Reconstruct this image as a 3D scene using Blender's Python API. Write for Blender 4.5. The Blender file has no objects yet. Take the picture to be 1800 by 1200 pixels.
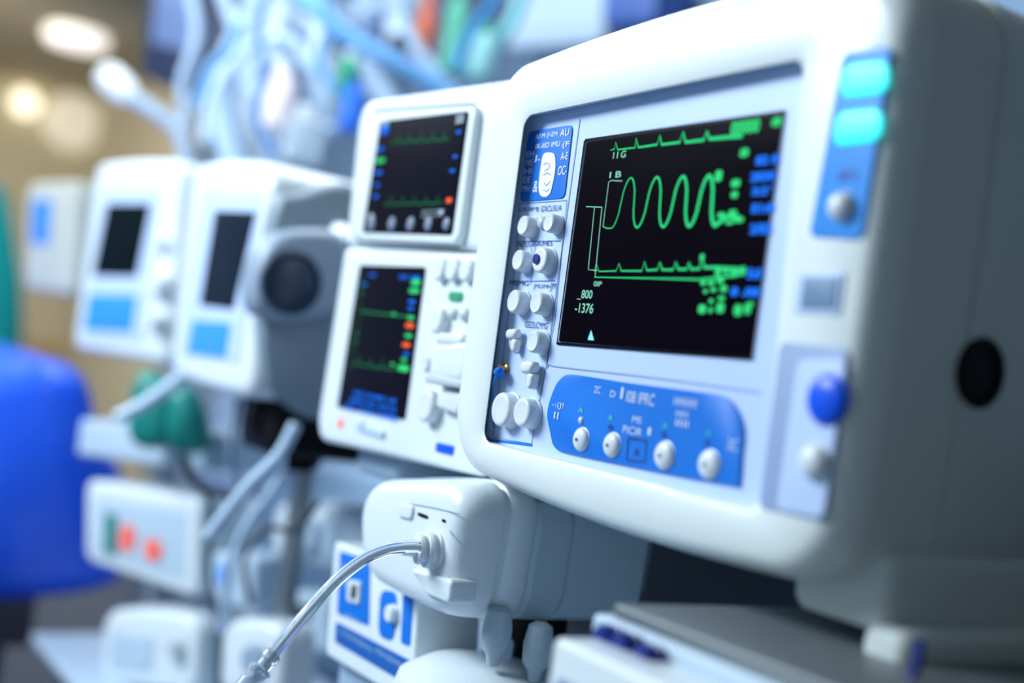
import bpy, bmesh, math, random
from mathutils import Vector, Matrix
random.seed(7)
scene = bpy.context.scene
scene.view_settings.view_transform = 'Standard'

# ------------------------------------------------------------------ camera calibration
FPX = 2200.0
AL = math.radians(32.6); PT = math.atan(46/2200); RL = math.radians(8)
CAM = Vector((0, -0.65, 1.3))
h = Vector((-math.cos(AL), math.sin(AL), 0))
fwd = h*math.cos(PT) + Vector((0, 0, 1))*math.sin(PT)
r0 = Vector((math.sin(AL), math.cos(AL), 0))
u0 = r0.cross(fwd)
CR = r0*math.cos(RL) + u0*math.sin(RL)
CU = u0*math.cos(RL) - r0*math.sin(RL)

def ray(px, py):
    return fwd + CR*((px-900)/FPX) - CU*((py-600)/FPX)
def W(px, py, t):
    return CAM + ray(px, py)*t

class Frame:
    def __init__(self, origin=(0, 0, 0), yaw=0.0):
        self.M = Matrix.Translation(Vector(origin)) @ Matrix.Rotation(math.radians(yaw), 4, 'Z')
        self.I = self.M.inverted()
    def hit(self, px, py, axis, val):
        o = self.I @ CAM
        d = self.I.to_3x3() @ ray(px, py)
        a = 'xyz'.index(axis)
        return o + d*((val-o[a])/d[a])
    def uv(self, px, py, y=0.0):
        p = self.hit(px, py, 'y', y)
        return Vector((p.x, p.z))
    def Q(self, pts, y=0.0):
        return [self.uv(a, b, y) for a, b in pts]
    def L(self, p):
        return self.I @ Vector(p)
FW = Frame()

# ------------------------------------------------------------------ materials
def lin(c):
    out = []
    for v in c:
        v /= 255.0
        out.append(v/12.92 if v <= 0.04045 else ((v+0.055)/1.055)**2.4)
    return (*out, 1)
MATS = {}
def mat(name, col, rough=0.45, metal=0.0, emit=None, es=1.0, trans=0.0, bump=0.0, bscale=600, var=0.0, ior=1.45, coat=0.0, spec=0.5):
    if name in MATS: return MATS[name]
    m = bpy.data.materials.new(name); m.use_nodes = True
    nt = m.node_tree; b = nt.nodes['Principled BSDF']
    b.inputs['Base Color'].default_value = lin(col)
    b.inputs['Roughness'].default_value = rough
    b.inputs['Metallic'].default_value = metal
    b.inputs['IOR'].default_value = ior
    b.inputs['Specular IOR Level'].default_value = spec
    b.inputs['Transmission Weight'].default_value = trans
    b.inputs['Coat Weight'].default_value = coat
    b.inputs['Coat Roughness'].default_value = .15
    if emit:
        b.inputs['Emission Color'].default_value = lin(emit)
        b.inputs['Emission Strength'].default_value = es
    tc = nt.nodes.new('ShaderNodeTexCoord')
    if bump > 0:
        n = nt.nodes.new('ShaderNodeTexNoise')
        nt.links.new(tc.outputs['Object'], n.inputs['Vector'])
        n.inputs['Scale'].default_value = bscale
        bp = nt.nodes.new('ShaderNodeBump'); bp.inputs['Strength'].default_value = bump
        bp.inputs['Distance'].default_value = 0.0006
        nt.links.new(n.outputs['Fac'], bp.inputs['Height'])
        nt.links.new(bp.outputs['Normal'], b.inputs['Normal'])
    if trans == 0 and not emit:
        n2 = nt.nodes.new('ShaderNodeTexNoise'); n2.inputs['Scale'].default_value = 9
        nt.links.new(tc.outputs['Object'], n2.inputs['Vector'])
        mx = nt.nodes.new('ShaderNodeMix'); mx.data_type = 'RGBA'
        v = var if var > 0 else 0.03
        c = lin(col)
        mx.inputs[6].default_value = tuple(min(1, x*(1-v)) for x in c[:3])+(1,)
        mx.inputs[7].default_value = tuple(min(1, x*(1+v)) for x in c[:3])+(1,)
        nt.links.new(n2.outputs['Fac'], mx.inputs[0])
        nt.links.new(mx.outputs[2], b.inputs['Base Color'])
    MATS[name] = m
    return m

WHITE = mat('white_plastic', (222, 230, 229), 0.36, bump=0.3, bscale=900, coat=.25)
SHADED_WHITE = mat('shaded_white_plastic', (210, 218, 215), 0.46, bump=0.3, bscale=900)  # white plastic greyed to paint in shade on housing sides and base
WHITE2 = mat('white_plastic_smooth', (220, 229, 234), 0.3, coat=.2)
PANEL = mat('pale_blue_panel', (188, 208, 243), 0.4, spec=.35)
PANEL2 = mat('pale_lilac_panel', (192, 211, 244), 0.4, spec=.35)
BLUE = mat('sky_blue_panel', (22, 112, 208), 0.45, spec=.25)
BLUE2 = mat('blue_strip', (54, 144, 226), 0.45, spec=.25)
MBLUE = mat('mid_blue_panel', (30, 92, 170), 0.4, spec=.3)
DBLUE = mat('dark_blue_print', (22, 54, 112), 0.5)
NAVY = mat('navy_plastic', (22, 42, 122), 0.3)
VBLUE = mat('vivid_blue_button', (14, 84, 226), 0.3, spec=.4)
KNOB = mat('knob_plastic', (216, 223, 228), 0.28)
KNOBG = mat('knob_grey', (190, 199, 206), 0.35)
DARK = mat('dark_plastic', (12, 10, 14), 0.5, spec=.2)
BLACK = mat('black_frame', (8, 8, 13), 0.3, spec=.1)
DGREY = mat('dark_grey_plastic', (56, 64, 74), 0.5)
GREY = mat('blue_grey_plastic', (146, 168, 188), 0.42)
LBG = mat('light_blue_grey_plastic', (186, 205, 222), 0.38)
METAL = mat('brushed_metal', (172, 178, 182), 0.35, metal=0.8, bump=0.1, bscale=200)
METALTOP = mat('grey_top_plate', (112, 118, 122), 0.4, metal=0.3)
SCREEN = mat('screen_glass', (3, 2, 6), 0.35, emit=(9, 6, 15), es=0.8, spec=.01)
SCREEN2 = mat('screen_glass_dim', (6, 7, 15), 0.3, emit=(13, 14, 28), es=.9, spec=.03)
EG = mat('green_trace', (10, 90, 50), 0.5, emit=(50, 222, 135), es=1.0, spec=0)
EG2 = mat('green_trace_dim', (5, 40, 25), 0.5, emit=(50, 160, 108), es=0.7, spec=0)
EG3 = mat('green_readout', (10, 90, 50), 0.5, emit=(60, 222, 130), es=0.9, spec=0)
EGP = mat('pale_green_trace', (80, 130, 110), 0.5, emit=(140, 220, 190), es=0.75, spec=0)
EB = mat('blue_readout', (5, 30, 110), 0.5, emit=(35, 125, 250), es=1.0, spec=0)
EW = mat('white_readout', (120, 140, 150), 0.5, emit=(190, 215, 225), es=0.6, spec=0)
EO = mat('orange_readout', (160, 60, 30), 0.5, emit=(240, 100, 50), es=0.9, spec=0)
EC = mat('cyan_indicator', (0, 160, 170), 0.4, emit=(0, 250, 245), es=1.05)
TEAL = mat('teal_fabric', (0, 160, 150), 0.8, bump=0.3, bscale=80, var=0.12)
TEALP = mat('teal_plastic', (16, 128, 120), 0.4)
GREENP = mat('green_plastic', (40, 160, 120), 0.4)
ORANGE = mat('orange_plastic', (225, 100, 60), 0.4)
REDE = mat('red_digits', (235, 110, 96), 0.4, emit=(235, 70, 60), es=0.25)
CLEAR = mat('clear_tubing', (242, 247, 252), 0.03, trans=1.0, ior=1.3)
CUPM = mat('cup_plastic', (190, 206, 218), 0.15, trans=0.25, ior=1.3)
CLEARB = mat('clear_bottle', (225, 238, 248), 0.12, trans=0.5, ior=1.2)
HOSE = mat('pale_hose', (190, 214, 238), 0.35)
HOSEB = mat('blue_hose', (104, 166, 220), 0.35)
BED = mat('blue_vinyl', (22, 92, 236), 0.36, var=0.08, coat=0.25)
WHPRINT = mat('white_print', (232, 240, 248), 0.5)
GRPRINT = mat('green_print', (60, 200, 170), 0.5)
GROOVE = mat('groove_grey', (132, 152, 190), 0.6)
GOLD = mat('brass', (190, 150, 90), 0.3, metal=0.7)
SHADOWGREEN = mat('dark_green_gap_shade', (20, 62, 58), 0.5)

# ------------------------------------------------------------------ object helpers
def link(o, fr=None, parent=None):
    scene.collection.objects.link(o)
    if parent is not None: o.parent = parent
    elif fr is not None: o.matrix_world = fr.M
    return o
def thing(name, fr, label, cat, group=None):
    o = bpy.data.objects.new(name, None); o.empty_display_size = 0.02
    link(o, fr); o['label'] = label; o['category'] = cat
    if group: o['group'] = group
    return o
def tag(o, label, cat, group=None):
    o['label'] = label; o['category'] = cat
    if group: o['group'] = group
    return o
def mk(name, V, F, m, fr=None, parent=None, angle=40):
    me = bpy.data.meshes.new(name)
    me.from_pydata([tuple(v) for v in V], [], F)
    bm = bmesh.new(); bm.from_mesh(me)
    bmesh.ops.recalc_face_normals(bm, faces=bm.faces)
    bm.to_mesh(me); bm.free()
    me.polygons.foreach_set('use_smooth', [True]*len(me.polygons))
    me.set_sharp_from_angle(angle=math.radians(angle))
    me.materials.append(m)
    return link(bpy.data.objects.new(name, me), fr, parent)
def loftdata(rings, cap0=True, cap1=True, closed=True):
    V = []; F = []; n = len(rings[0])
    for r in rings: V += r
    for i in range(len(rings)-1):
        for k in range(n if closed else n-1):
            a = i*n+k; b = i*n+(k+1) % n
            F.append((a, b, b+n, a+n))
    if cap0: F.append(tuple(range(n-1, -1, -1)))
    if cap1: F.append(tuple(range((len(rings)-1)*n, len(rings)*n)))
    return V, F
def loft(name, rings, m, fr=None, parent=None, cap0=True, cap1=True, angle=40):
    V, F = loftdata(rings, cap0, cap1)
    return mk(name, V, F, m, fr, parent, angle)
def rring(c, r, nc=6, ne=6, bulge=(0, 0, 0, 0)):
    if not isinstance(r, (list, tuple)): r = [r]*4
    cor = []
    for i in range(4):
        P = c[i]; A = c[i-1]; B = c[(i+1) % 4]
        ra = min(r[i], .48*(A-P).length, .48*(B-P).length)
        a = P+(A-P).normalized()*ra; b = P+(B-P).normalized()*ra
        cor.append((a, P, b))
    pts = []
    for i in range(4):
        a, P, b = cor[i]
        c1 = a+(P-a)*.55; c2 = b+(P-b)*.55
        for k in range(nc+1):
            t = k/nc; s = 1-t
            pts.append(a*s**3+c1*3*s*s*t+c2*3*s*t*t+b*t**3)
        e = cor[(i+1) % 4][0]
        for k in range(1, ne+1):
            pts.append(b.lerp(e, k/(ne+1)))
    if any(bulge):
        x0 = min(p.x for p in pts); x1 = max(p.x for p in pts); z0 = min(p.y for p in pts); z1 = max(p.y for p in pts)
        for p in pts:
            s = (p.x-x0)/(x1-x0); t = (p.y-z0)/(z1-z0)
            ks = 1-(2*s-1)**2; kt = 1-(2*t-1)**2
            p.y += bulge[0]*ks*t - bulge[2]*ks*(1-t)
            p.x += bulge[1]*kt*s - bulge[3]*kt*(1-s)
    return pts
def inset(pts, b):
    xs = [p.x for p in pts]; zs = [p.y for p in pts]
    w = max(xs)-min(xs); hh = max(zs)-min(zs)
    cx = (max(xs)+min(xs))/2; cz = (max(zs)+min(zs))/2
    sx = max(.02, 1-2*b/w); sz = max(.02, 1-2*b/hh)
    return [Vector((cx+(p.x-cx)*sx, cz+(p.y-cz)*sz)) for p in pts]
def r3(pts, y): return [Vector((p.x, y, p.y)) for p in pts]
def rprism(name, c, y0, y1, r, b, m, fr=None, parent=None, bulge=(0, 0, 0, 0), back=0.0, nc=6, ne=6):
    o = rring(c, r, nc, ne, bulge)
    rings = []
    for k in range(5):
        a = k/4*math.pi/2
        rings.append(r3(inset(o, b*(1-math.sin(a))), y0+b*(1-math.cos(a))))
    ob = inset(o, back) if back else o
    rings.append(r3(ob, y1-b*.5)); rings.append(r3(inset(ob, b*.6), y1))
    return loft(name, rings, m, fr, parent)
def box(name, x0, x1, y0, y1, z0, z1, b, m, fr=None, parent=None, r=None):
    c = [Vector((x0, z1)), Vector((x1, z1)), Vector((x1, z0)), Vector((x0, z0))]
    return rprism(name, c, y0, y1, r if r is not None else b, b, m, fr, parent, nc=3, ne=1)
def lathe(name, prof, cen, axis, m, fr=None, parent=None, n=28):
    ax = Vector(axis).normalized()
    t = Vector((0, 0, 1)) if abs(ax.z) < .9 else Vector((1, 0, 0))
    e1 = ax.cross(t).normalized(); e2 = ax.cross(e1)
    rings = []
    for r, hh in prof:
        r = max(r, 1e-5)
        rings.append([Vector(cen)+ax*hh+e1*r*math.cos(2*math.pi*k/n)+e2*r*math.sin(2*math.pi*k/n) for k in range(n)])
    return loft(name, rings, m, fr, parent)
def catmull(P, sub=8, closed=False):
    out = []; n = len(P)
    rng = range(n) if closed else range(n-1)
    for i in rng:
        if closed: p0, p1, p2, p3 = P[i-1], P[i], P[(i+1) % n], P[(i+2) % n]
        else: p0 = P[max(i-1, 0)]; p1 = P[i]; p2 = P[i+1]; p3 = P[min(i+2, n-1)]
        for k in range(sub):
            t = k/sub
            out.append(((p1*2)+(p2-p0)*t+(p0*2-p1*5+p2*4-p3)*t*t+(p1*3-p0-p2*3+p3)*t**3)*.5)
    if not closed: out.append(P[-1].copy())
    return out
def tubedata(P, rad, n=12):
    rings = []
    T = (P[1]-P[0]).normalized()
    N = T.cross(Vector((0, 0, 1)))
    if N.length < .05: N = T.cross(Vector((1, 0, 0)))
    N.normalize()
    for i, p in enumerate(P):
        T = (P[min(i+1, len(P)-1)]-P[max(i-1, 0)]).normalized()
        N = (N-T*N.dot(T)).normalized(); B = T.cross(N)
        r = rad(i) if callable(rad) else rad
        rings.append([p+(N*math.cos(2*math.pi*k/n)+B*math.sin(2*math.pi*k/n))*r for k in range(n)])
    return rings
def tube(name, pts, rad, m, fr=None, parent=None, sub=10, n=12, corr=0):
    P = catmull([Vector(p) for p in pts], sub)
    rr = (lambda i: rad*(1+corr*(i % 2))) if corr else rad
    return loft(name, tubedata(P, rr, n), m, fr, parent, angle=70)
def prism(name, pts, ex, prof, m, fr=None, parent=None, sm=0, angle=50):
    P = [Vector(p) for p in pts]
    if sm: P = catmull(P, sm, True)
    c = sum(P, Vector())/len(P); ex = Vector(ex)
    return loft(name, [[c+(p-c)*s+ex*d for p in P] for d, s in prof], m, fr, parent, angle=angle)
def ribdata(pts, w, y):
    V = []; F = []
    n = len(pts)
    for i, p in enumerate(pts):
        a = pts[max(i-1, 0)]; b = pts[min(i+1, n-1)]
        d = (b-a); d = d.normalized() if d.length > 1e-9 else Vector((1, 0))
        nn = Vector((-d.y, d.x)); ww = (w[i] if isinstance(w, list) else w)/2
        V.append(Vector((p.x+nn.x*ww, y, p.y+nn.y*ww))); V.append(Vector((p.x-nn.x*ww, y, p.y-nn.y*ww)))
    for i in range(n-1): F.append((2*i, 2*i+1, 2*i+3, 2*i+2))
    return V, F
class Acc:
    def __init__(s): s.V = []; s.F = []
    def add(s, d):
        V, F = d; o = len(s.V); s.V += V; s.F += [tuple(i+o for i in f) for f in F]
    def build(s, name, m, fr=None, parent=None): return mk(name, s.V, s.F, m, fr, parent)
def rib(acc, fr, pts, w, y, sm=0, closed=False):
    P = fr.Q(pts, y)
    if closed: P = P+[P[0]]
    if sm: P = catmull(P, sm)
    if isinstance(w, tuple): w = [w[0]+(w[1]-w[0])*i/(len(P)-1) for i in range(len(P))]
    acc.add(ribdata(P, w, y))
TXT = {}
def txt(acc, fr, s, x, y, w, hh, yy, bold=0.0):
    key = (s, bold)
    if key not in TXT:
        cu = bpy.data.curves.new('t', 'FONT'); cu.body = s; cu.offset = bold
        ob = bpy.data.objects.new('t', cu); scene.collection.objects.link(ob)
        dg = bpy.context.evaluated_depsgraph_get()
        me = bpy.data.meshes.new_from_object(ob.evaluated_get(dg))
        TXT[key] = ([v.co.copy() for v in me.vertices], [tuple(p.vertices) for p in me.polygons])
        bpy.data.objects.remove(ob); bpy.data.curves.remove(cu); bpy.data.meshes.remove(me)
    V, F = TXT[key]
    if not V: return
    x0 = min(v.x for v in V); x1 = max(v.x for v in V); y0 = min(v.y for v in V); y1 = max(v.y for v in V)
    a = fr.uv(x, y, yy); b = fr.uv(x+w, y, yy); c = fr.uv(x+hh*.14, y-hh, yy)
    lx = b.x-a.x; lz = c.y-a.y
    acc.add(([Vector((a.x+(v.x-x0)/max(x1-x0, 1e-6)*lx, yy, a.y+(v.y-y0)/max(y1-y0, 1e-6)*lz)) for v in V], F))
def blob(acc, fr, px, py, w, hh, yy, n=10):
    a = fr.uv(px, py, yy); b = fr.uv(px+w/2, py, yy); c = fr.uv(px, py-hh/2, yy)
    rx = abs(b.x-a.x); rz = abs(c.y-a.y)
    V = []
    for k in range(n*2):
        t = 2*math.pi*k/(n*2); cx = math.cos(t); sx = math.sin(t)
        e = .6
        V.append(Vector((a.x+rx*math.copysign(abs(cx)**e, cx), yy, a.y+rz*math.copysign(abs(sx)**e, sx))))
    acc.add((V, [tuple(range(n*2))]))
def knob(name, fr, parent, px, py, rpx, depth, m, y0, style='round'):
    c = fr.hit(px, py, 'y', y0-depth)
    a = fr.uv(px, py-rpx, y0-depth); b = fr.uv(px, py+rpx, y0-depth)
    r = (a-b).length/2
    cc = Vector((c.x, y0, c.z))
    if style == 'round':
        prof = [(r*1.0, 0), (r*1.06, .0004), (r*1.06, depth*.12), (r*.97, depth*.2), (r*.96, depth*.82), (r*.9, depth*.93), (r*.78, depth), (r*.6, depth*.97), (r*.3, depth*.96), (0, depth*.96)]
    elif style == 'dome':
        prof = [(r*1.08, 0), (r*1.08, depth*.1), (r, depth*.15)]+[(r*math.cos(t*math.pi/12), depth*.3+depth*.7*math.sin(t*math.pi/12)) for t in range(0, 7)]
    else:
        prof = [(r, 0), (r, depth*.8), (r*.9, depth), (0, depth)]
    return lathe(name, prof, cc, (0, -1, 0), m, fr, parent, 32)
COUNT_Z = .84

# ================================================================== BIG MONITOR
M1 = Frame((-0.8, 0, 1.05), 0)
pm = thing('patient_monitor', M1, 'large white patient monitor, lit black screen, blue control panels', 'medical monitor')
YF = -0.016
inner = rring(M1.Q([(924, 207), (1413, 106), (1338, 893), (850, 772)], 0), .012, 8, 10)
lip = inset(rring(M1.Q([(921, 203), (1416, 100), (1340, 900), (847, 775)], YF), .014, 8, 10), 0)
outer = rring(M1.Q([(893, 128), (1642, -75), (1486, 1040), (806, 812)], 0.0), [.045, .05, .05, .05], 8, 10, (.014, .004, .014, .004))
def lp(A, B, t): return [a.lerp(b, t) for a, b in zip(A, B)]
rings = [r3(inner, .002), r3(inner, 0), r3(lp(inner, lip, .8), YF+.004), r3(lip, YF+.001), r3(lp(lip, outer, .08), YF-.001),
         r3(lp(lip, outer, .4), YF-.001)]
for s, y in ((.0160, YF-.0003), (.0105, YF+.0022), (.0055, YF+.0075), (.002, YF+.016), (.0004, YF+.027), (0, .026)):
    rings.append(r3(inset(outer, s), y))
for y, s in ((.078, -.003), (.0785, .0), (.081, .0), (.0815, -.004), (.16, -.004), (.27, 0.004), (.30, .02), (.31, .05)):
    rings.append(r3(inset(outer, s), y))
rings = [[v.copy() for v in r] for r in rings]
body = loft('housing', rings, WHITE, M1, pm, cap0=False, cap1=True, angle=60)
body.data.materials.append(SHADED_WHITE)
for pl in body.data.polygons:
    if pl.center.y > .012: pl.material_index = 1  # faces behind the front edge get the painted shade
loft('front_panel', [r3(inner, .0), r3(inner, .003)], PANEL, M1, pm)

TRl = M1.uv(1642, -75, 0); BRl = M1.uv(1486, 1040, 0)
xs = BRl.x
for _ in range(6):
    p = M1.hit(1725, 655, 'x', xs); t = (p.z-BRl.y)/(TRl.y-BRl.y); xs = BRl.x+(TRl.x-BRl.x)*t + .0085
lathe('side_port', [(.025, -.002), (.025, .001), (.0215, .003), (.020, .003), (.019, -.0005), (0, -.0005)], Vector((xs, p.y, p.z)), (1, 0, 0), DARK, M1, pm)

scr = rprism('screen', M1.Q([(1031, 250), (1377, 199), (1319, 627), (982, 600)], -.001), -.001, .001, .002, .0005, SCREEN, M1, pm)
YS = -.0016
fr_acc = Acc(); rib(fr_acc, M1, [(1028, 247), (1379, 196), (1321, 630), (979, 603)], .003, -.0012, closed=True)
fr_acc.build('screen_frame', BLACK, M1, pm)
G = Acc()
rib(G, M1, [(1073,264),(1080,262),(1082,250),(1086,263),(1110,260),(1116,260),(1118,243),(1122,259),(1155,254),(1160,238),(1163,254),(1195,250),(1201,232),(1205,250),(1237,246),(1243,231),(1247,244),(1280,241),(1305,239)], (.0008, .003), YS)
G.build('waveform', EG, M1, scr)
G = Acc()
pts = []
for i in range(0, 129):
    s = i/16; y0 = 401-.6*s
    c = 1-math.cos(math.pi*s); c2 = 1+math.copysign(abs(c-1)**.55, c-1)
    y = y0-44*c2
    pts.append((1074+22.9*s+.14*(y0-y), y))
pts = [(1060, 398), (1066, 401)]+pts+[(1268, 388), (1280, 380), (1300, 382)]
rib(G, M1, pts, (.0009, .0036), YS-.0001)
G.build('waveform', EG, M1, scr)
G = Acc()
rib(G, M1, [(1045,478),(1048,462),(1053,477),(1083,476),(1088,463),(1092,476),(1128,476),(1133,460),(1137,475),(1155,474),(1160,461),(1164,474),(1183,474),(1188,461),(1192,473),(1207,473),(1211,462),(1215,473),(1230,472),(1234,448),(1238,470),(1260,470),(1300,473)], (.0008, .0026), YS)
rib(G, M1, [(1045, 487), (1150, 489), (1230, 491), (1270, 487), (1300, 482)], (.0008, .0022), YS-.0001)
G.build('waveform', EG, M1, scr)
G = Acc()
rib(G, M1, [(1030, 363), (1058, 364)], .0008, YS); rib(G, M1, [(1045, 364), (1034, 474), (1050, 475)], .0009, YS)
rib(G, M1, [(1058, 364), (1046, 487)], .0009, YS-.0001); rib(G, M1, [(1070, 320), (1060, 398)], .0008, YS)
rib(G, M1, [(1070, 320), (1074, 317), (1094, 318)], .0007, YS)
G.build('waveform', EGP, M1, scr)
G = Acc()
txt(G, M1, 'I I G', 1077, 279, 22, 12, YS, .01); txt(G, M1, 'I B', 1071, 313, 20, 11, YS, .01)
txt(G, M1, '0IP', 1043, 503, 14, 9, YS, .01); txt(G, M1, '_800', 1014, 526, 26, 17, YS, .01); txt(G, M1, '-1376', 1010, 549, 32, 17, YS, .01)
G.build('readout', EGP, M1, scr)
G = Acc(); a, b, c = M1.Q([(1033, 597), (1044, 598), (1039, 580)], YS)
G.add(([Vector((q.x, YS, q.y)) for q in (a, b, c)], [(0, 1, 2)])); G.build('cursor_mark', mat('cyan_mark', (80, 160, 170), emit=(130, 225, 235), es=.9, spec=0), M1, scr)
G = Acc()
txt(G, M1, '00000', 1283, 238, 50, 24, YS, .05); txt(G, M1, '8', 1355, 223, 18, 16, YS, .06); txt(G, M1, '8', 1299, 277, 16, 16, YS, .06)
for q in ((1263, 309, 13, 20), (1293, 322, 16, 14), (1291, 342, 12, 12), (1268, 378, 14, 10), (1288, 373, 14, 9), (1298, 386, 18, 10), (1282, 391, 14, 7), (1234, 452, 8, 12), (1236, 497, 10, 9)):
    blob(G, M1, *q, YS)
for q in ((1262, 478, 10, 14), (1276, 475, 10, 12), (1290, 480, 12, 14), (1305, 476, 12, 16), (1250, 497, 12, 9), (1266, 493, 12, 11), (1272, 507, 12, 12), (1254, 509, 10, 8), (1240, 512, 8, 7),
          (1234, 543, 14, 16), (1250, 529, 8, 8), (1249, 545, 7, 10), (1266, 541, 14, 18), (1268, 524, 12, 8), (1297, 545, 14, 20), (1314, 542, 12, 20), (1320, 534, 8, 8)): blob(G, M1, *q, YS)
G.build('readout', EG3, M1, scr)
G = Acc()
for (s, x, y, w, hh) in (('82 8', 1327, 291, 40, 17), ('2830', 1318, 320, 44, 17), ('2:26', 1320, 344, 40, 16), ('E1:8', 1320, 375, 38, 17), ('2/02', 1317, 412, 37, 19), ('5:0', 1312, 490, 26, 19), ('8 .08', 1283, 520, 52, 16)):
    txt(G, M1, s, x, y, w, hh, YS, .06)
G.build('readout', EB, M1, scr)

G = Acc()
rib(G, M1, [(1019, 209), (990, 420), (962, 628), (966, 640), (985, 645), (1150, 664), (1336, 690)], .0012, -.0006, sm=4)
G.build('panel_groove', GROOVE, M1, pm)
G = Acc()
rib(G, M1, [(929, 207), (921, 214), (888, 480), (853, 765), (862, 773), (935, 782)], .0022, -.0006)
G.build('blue_trim', BLUE, M1, pm)
G = Acc()
rib(G, M1, [(912, 358), (996, 352), (975, 560), (934, 780), (866, 768), (908, 440)], .0009, -.0006, closed=True)
rib(G, M1, [(905, 425), (985, 423)], .0008, -.0006); rib(G, M1, [(895, 495), (975, 493)], .0008, -.0006)
rib(G, M1, [(942, 420), (932, 500)], .0008, -.0006)
G.build('blue_trim', mat('blue_line', (80, 120, 190), .5), M1, pm)

bl = rprism('blue_label', M1.Q([(929, 231), (1007, 219), (992, 348), (913, 355)], -.001), -.0012, .001, .006, .0004, BLUE, M1, pm)
G = Acc(); Y = -.0017
txt(G, M1, 'JU M (I-EM', 940, 247, 38, 11, Y, .0); txt(G, M1, 'AU', 984, 240, 15, 13, Y, .0)
txt(G, M1, 'IX-IIID IMU', 941, 262, 42, 9, Y, .0); txt(G, M1, '(F', 988, 262, 11, 13, Y, .0)
txt(G, M1, 'A-E', 985, 281, 12, 13, Y, .0); txt(G, M1, 'OC-', 980, 308, 15, 16, Y, .0)
for k in range(5): txt(G, M1, ['EH', 'ME', 'HI', 'EE', 'MH'][k], 925-k*2, 277+k*15, 13, 11, Y, .0)
txt(G, M1, 'J,', 938, 285, 10, 12, Y, .0); txt(G, M1, '&', 936, 338, 8, 20, Y, .0)
G.build('panel_lettering', WHPRINT, M1, bl)
o = [(955, 272), (966, 268), (975, 273), (976, 298), (971, 325), (966, 341), (957, 346), (949, 341), (947, 325), (950, 298)]
P = catmull(M1.Q(o, Y), 4, True)
mk('mask_symbol', r3(P, Y-.0001), [tuple(range(len(P)))], WHPRINT, M1, bl)
G = Acc()
rib(G, M1, [(955, 290), (961, 286), (966, 290), (963, 297), (957, 300)], .0008, Y-.0004, sm=3); rib(G, M1, [(955, 308), (962, 304), (968, 308)], .0008, Y-.0004, sm=3)
rib(G, M1, [(956, 320), (960, 326), (967, 318)], .0008, Y-.0004, sm=3); rib(G, M1, [(954, 333), (961, 336), (965, 331)], .0008, Y-.0004, sm=3)
G.build('symbol_lines', mat('ink_blue', (60, 110, 180), .5), M1, bl)

G = Acc(); Y = -.0007
for s, x, y, w, hh in (('OIUIMJ', 911, 374, 34, 9), ('GXCUSUA', 950, 372, 36, 10), ('JMCUSA', 906, 436, 32, 9), ('GIUHES', 938, 432, 32, 9),
                      ('MIJMG', 895, 504, 33, 12), ('JMUIMH', 937, 508, 30, 9), ('JM', 966, 512, 9, 15), ('IGEZIUCMMG', 922, 575, 40, 11)):
    txt(G, M1, s, x, y, w, hh, Y, .0)
rib(G, M1, [(921, 425), (936, 423), (933, 445)], .0008, Y)
G.build('panel_lettering', DBLUE, M1, pm)
for px, py, r, d in ((918, 396, 18, .012), (963, 391, 17, .012), (909, 457, 19, .012), (901, 529, 21, .013), (941, 532, 20, .013), (935, 600, 20, .013), (878, 719, 31, .014), (915, 724, 27, .014)):
    k = knob('control_knob', M1, pm, px, py, r, d, KNOB, 0)
knob('control_knob', M1, pm, 947, 390, 11, .006, KNOBG, 0, 'dome')
k = knob('control_knob', M1, pm, 947, 456, 23, .012, KNOB, 0)
c = M1.hit(943, 455, 'y', -.0122)
lathe('knob_socket', [(.0048, 0), (.0048, .0012), (.0022, .0014), (0, .0014)], c, (0, -1, 0), NAVY, M1, k)
for px, py, s in ((900, 595, 1.0), (930, 655, 1.15)):
    k = knob('lever_knob', M1, pm, px, py+4, 18*s, .006, KNOBG, 0, 'dome')
    c = M1.uv(px-2, py-3, -.01)
    q = [Vector((c.x-.010*s, c.y+.007*s)), Vector((c.x+.009*s, c.y+.009*s)), Vector((c.x+.009*s, c.y-.001*s)), Vector((c.x-.009*s, c.y-.0030*s))]
    rprism('lever', q, -.012*s, -.003, .006, .004, KNOB, M1, k)
    q = [Vector((c.x-.001*s, c.y-.001)), Vector((c.x+.009*s, c.y-.001)), Vector((c.x+.008*s, c.y-.014*s)), Vector((c.x+.001*s, c.y-.014*s))]
    rprism('lever', q, -.010*s, -.002, .004, .003, KNOB, M1, k)
a = M1.hit(884, 648, 'y', -.004)
jk = lathe('jack', [(.005, 0), (.006, .003), (.004, .004), (.004, .010), (0, .010)], Vector((a.x, 0, a.z)), (0, -1, 0), GOLD, M1, pm)
a2 = M1.hit(878, 655, 'y', -.01)
lathe('jack_collar', [(.002, -.006), (.0045, -.004), (.005, .003), (.002, .006)], a2, (.3, -.6, .5), BLUE, M1, jk)
tube('jack_lead', [M1.hit(878, 652, 'y', -.012), M1.hit(868, 672, 'y', -.014), M1.hit(866, 700, 'y', -.006), M1.hit(868, 752, 'y', -.003)], .0008, BLUE, M1, jk)

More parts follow.
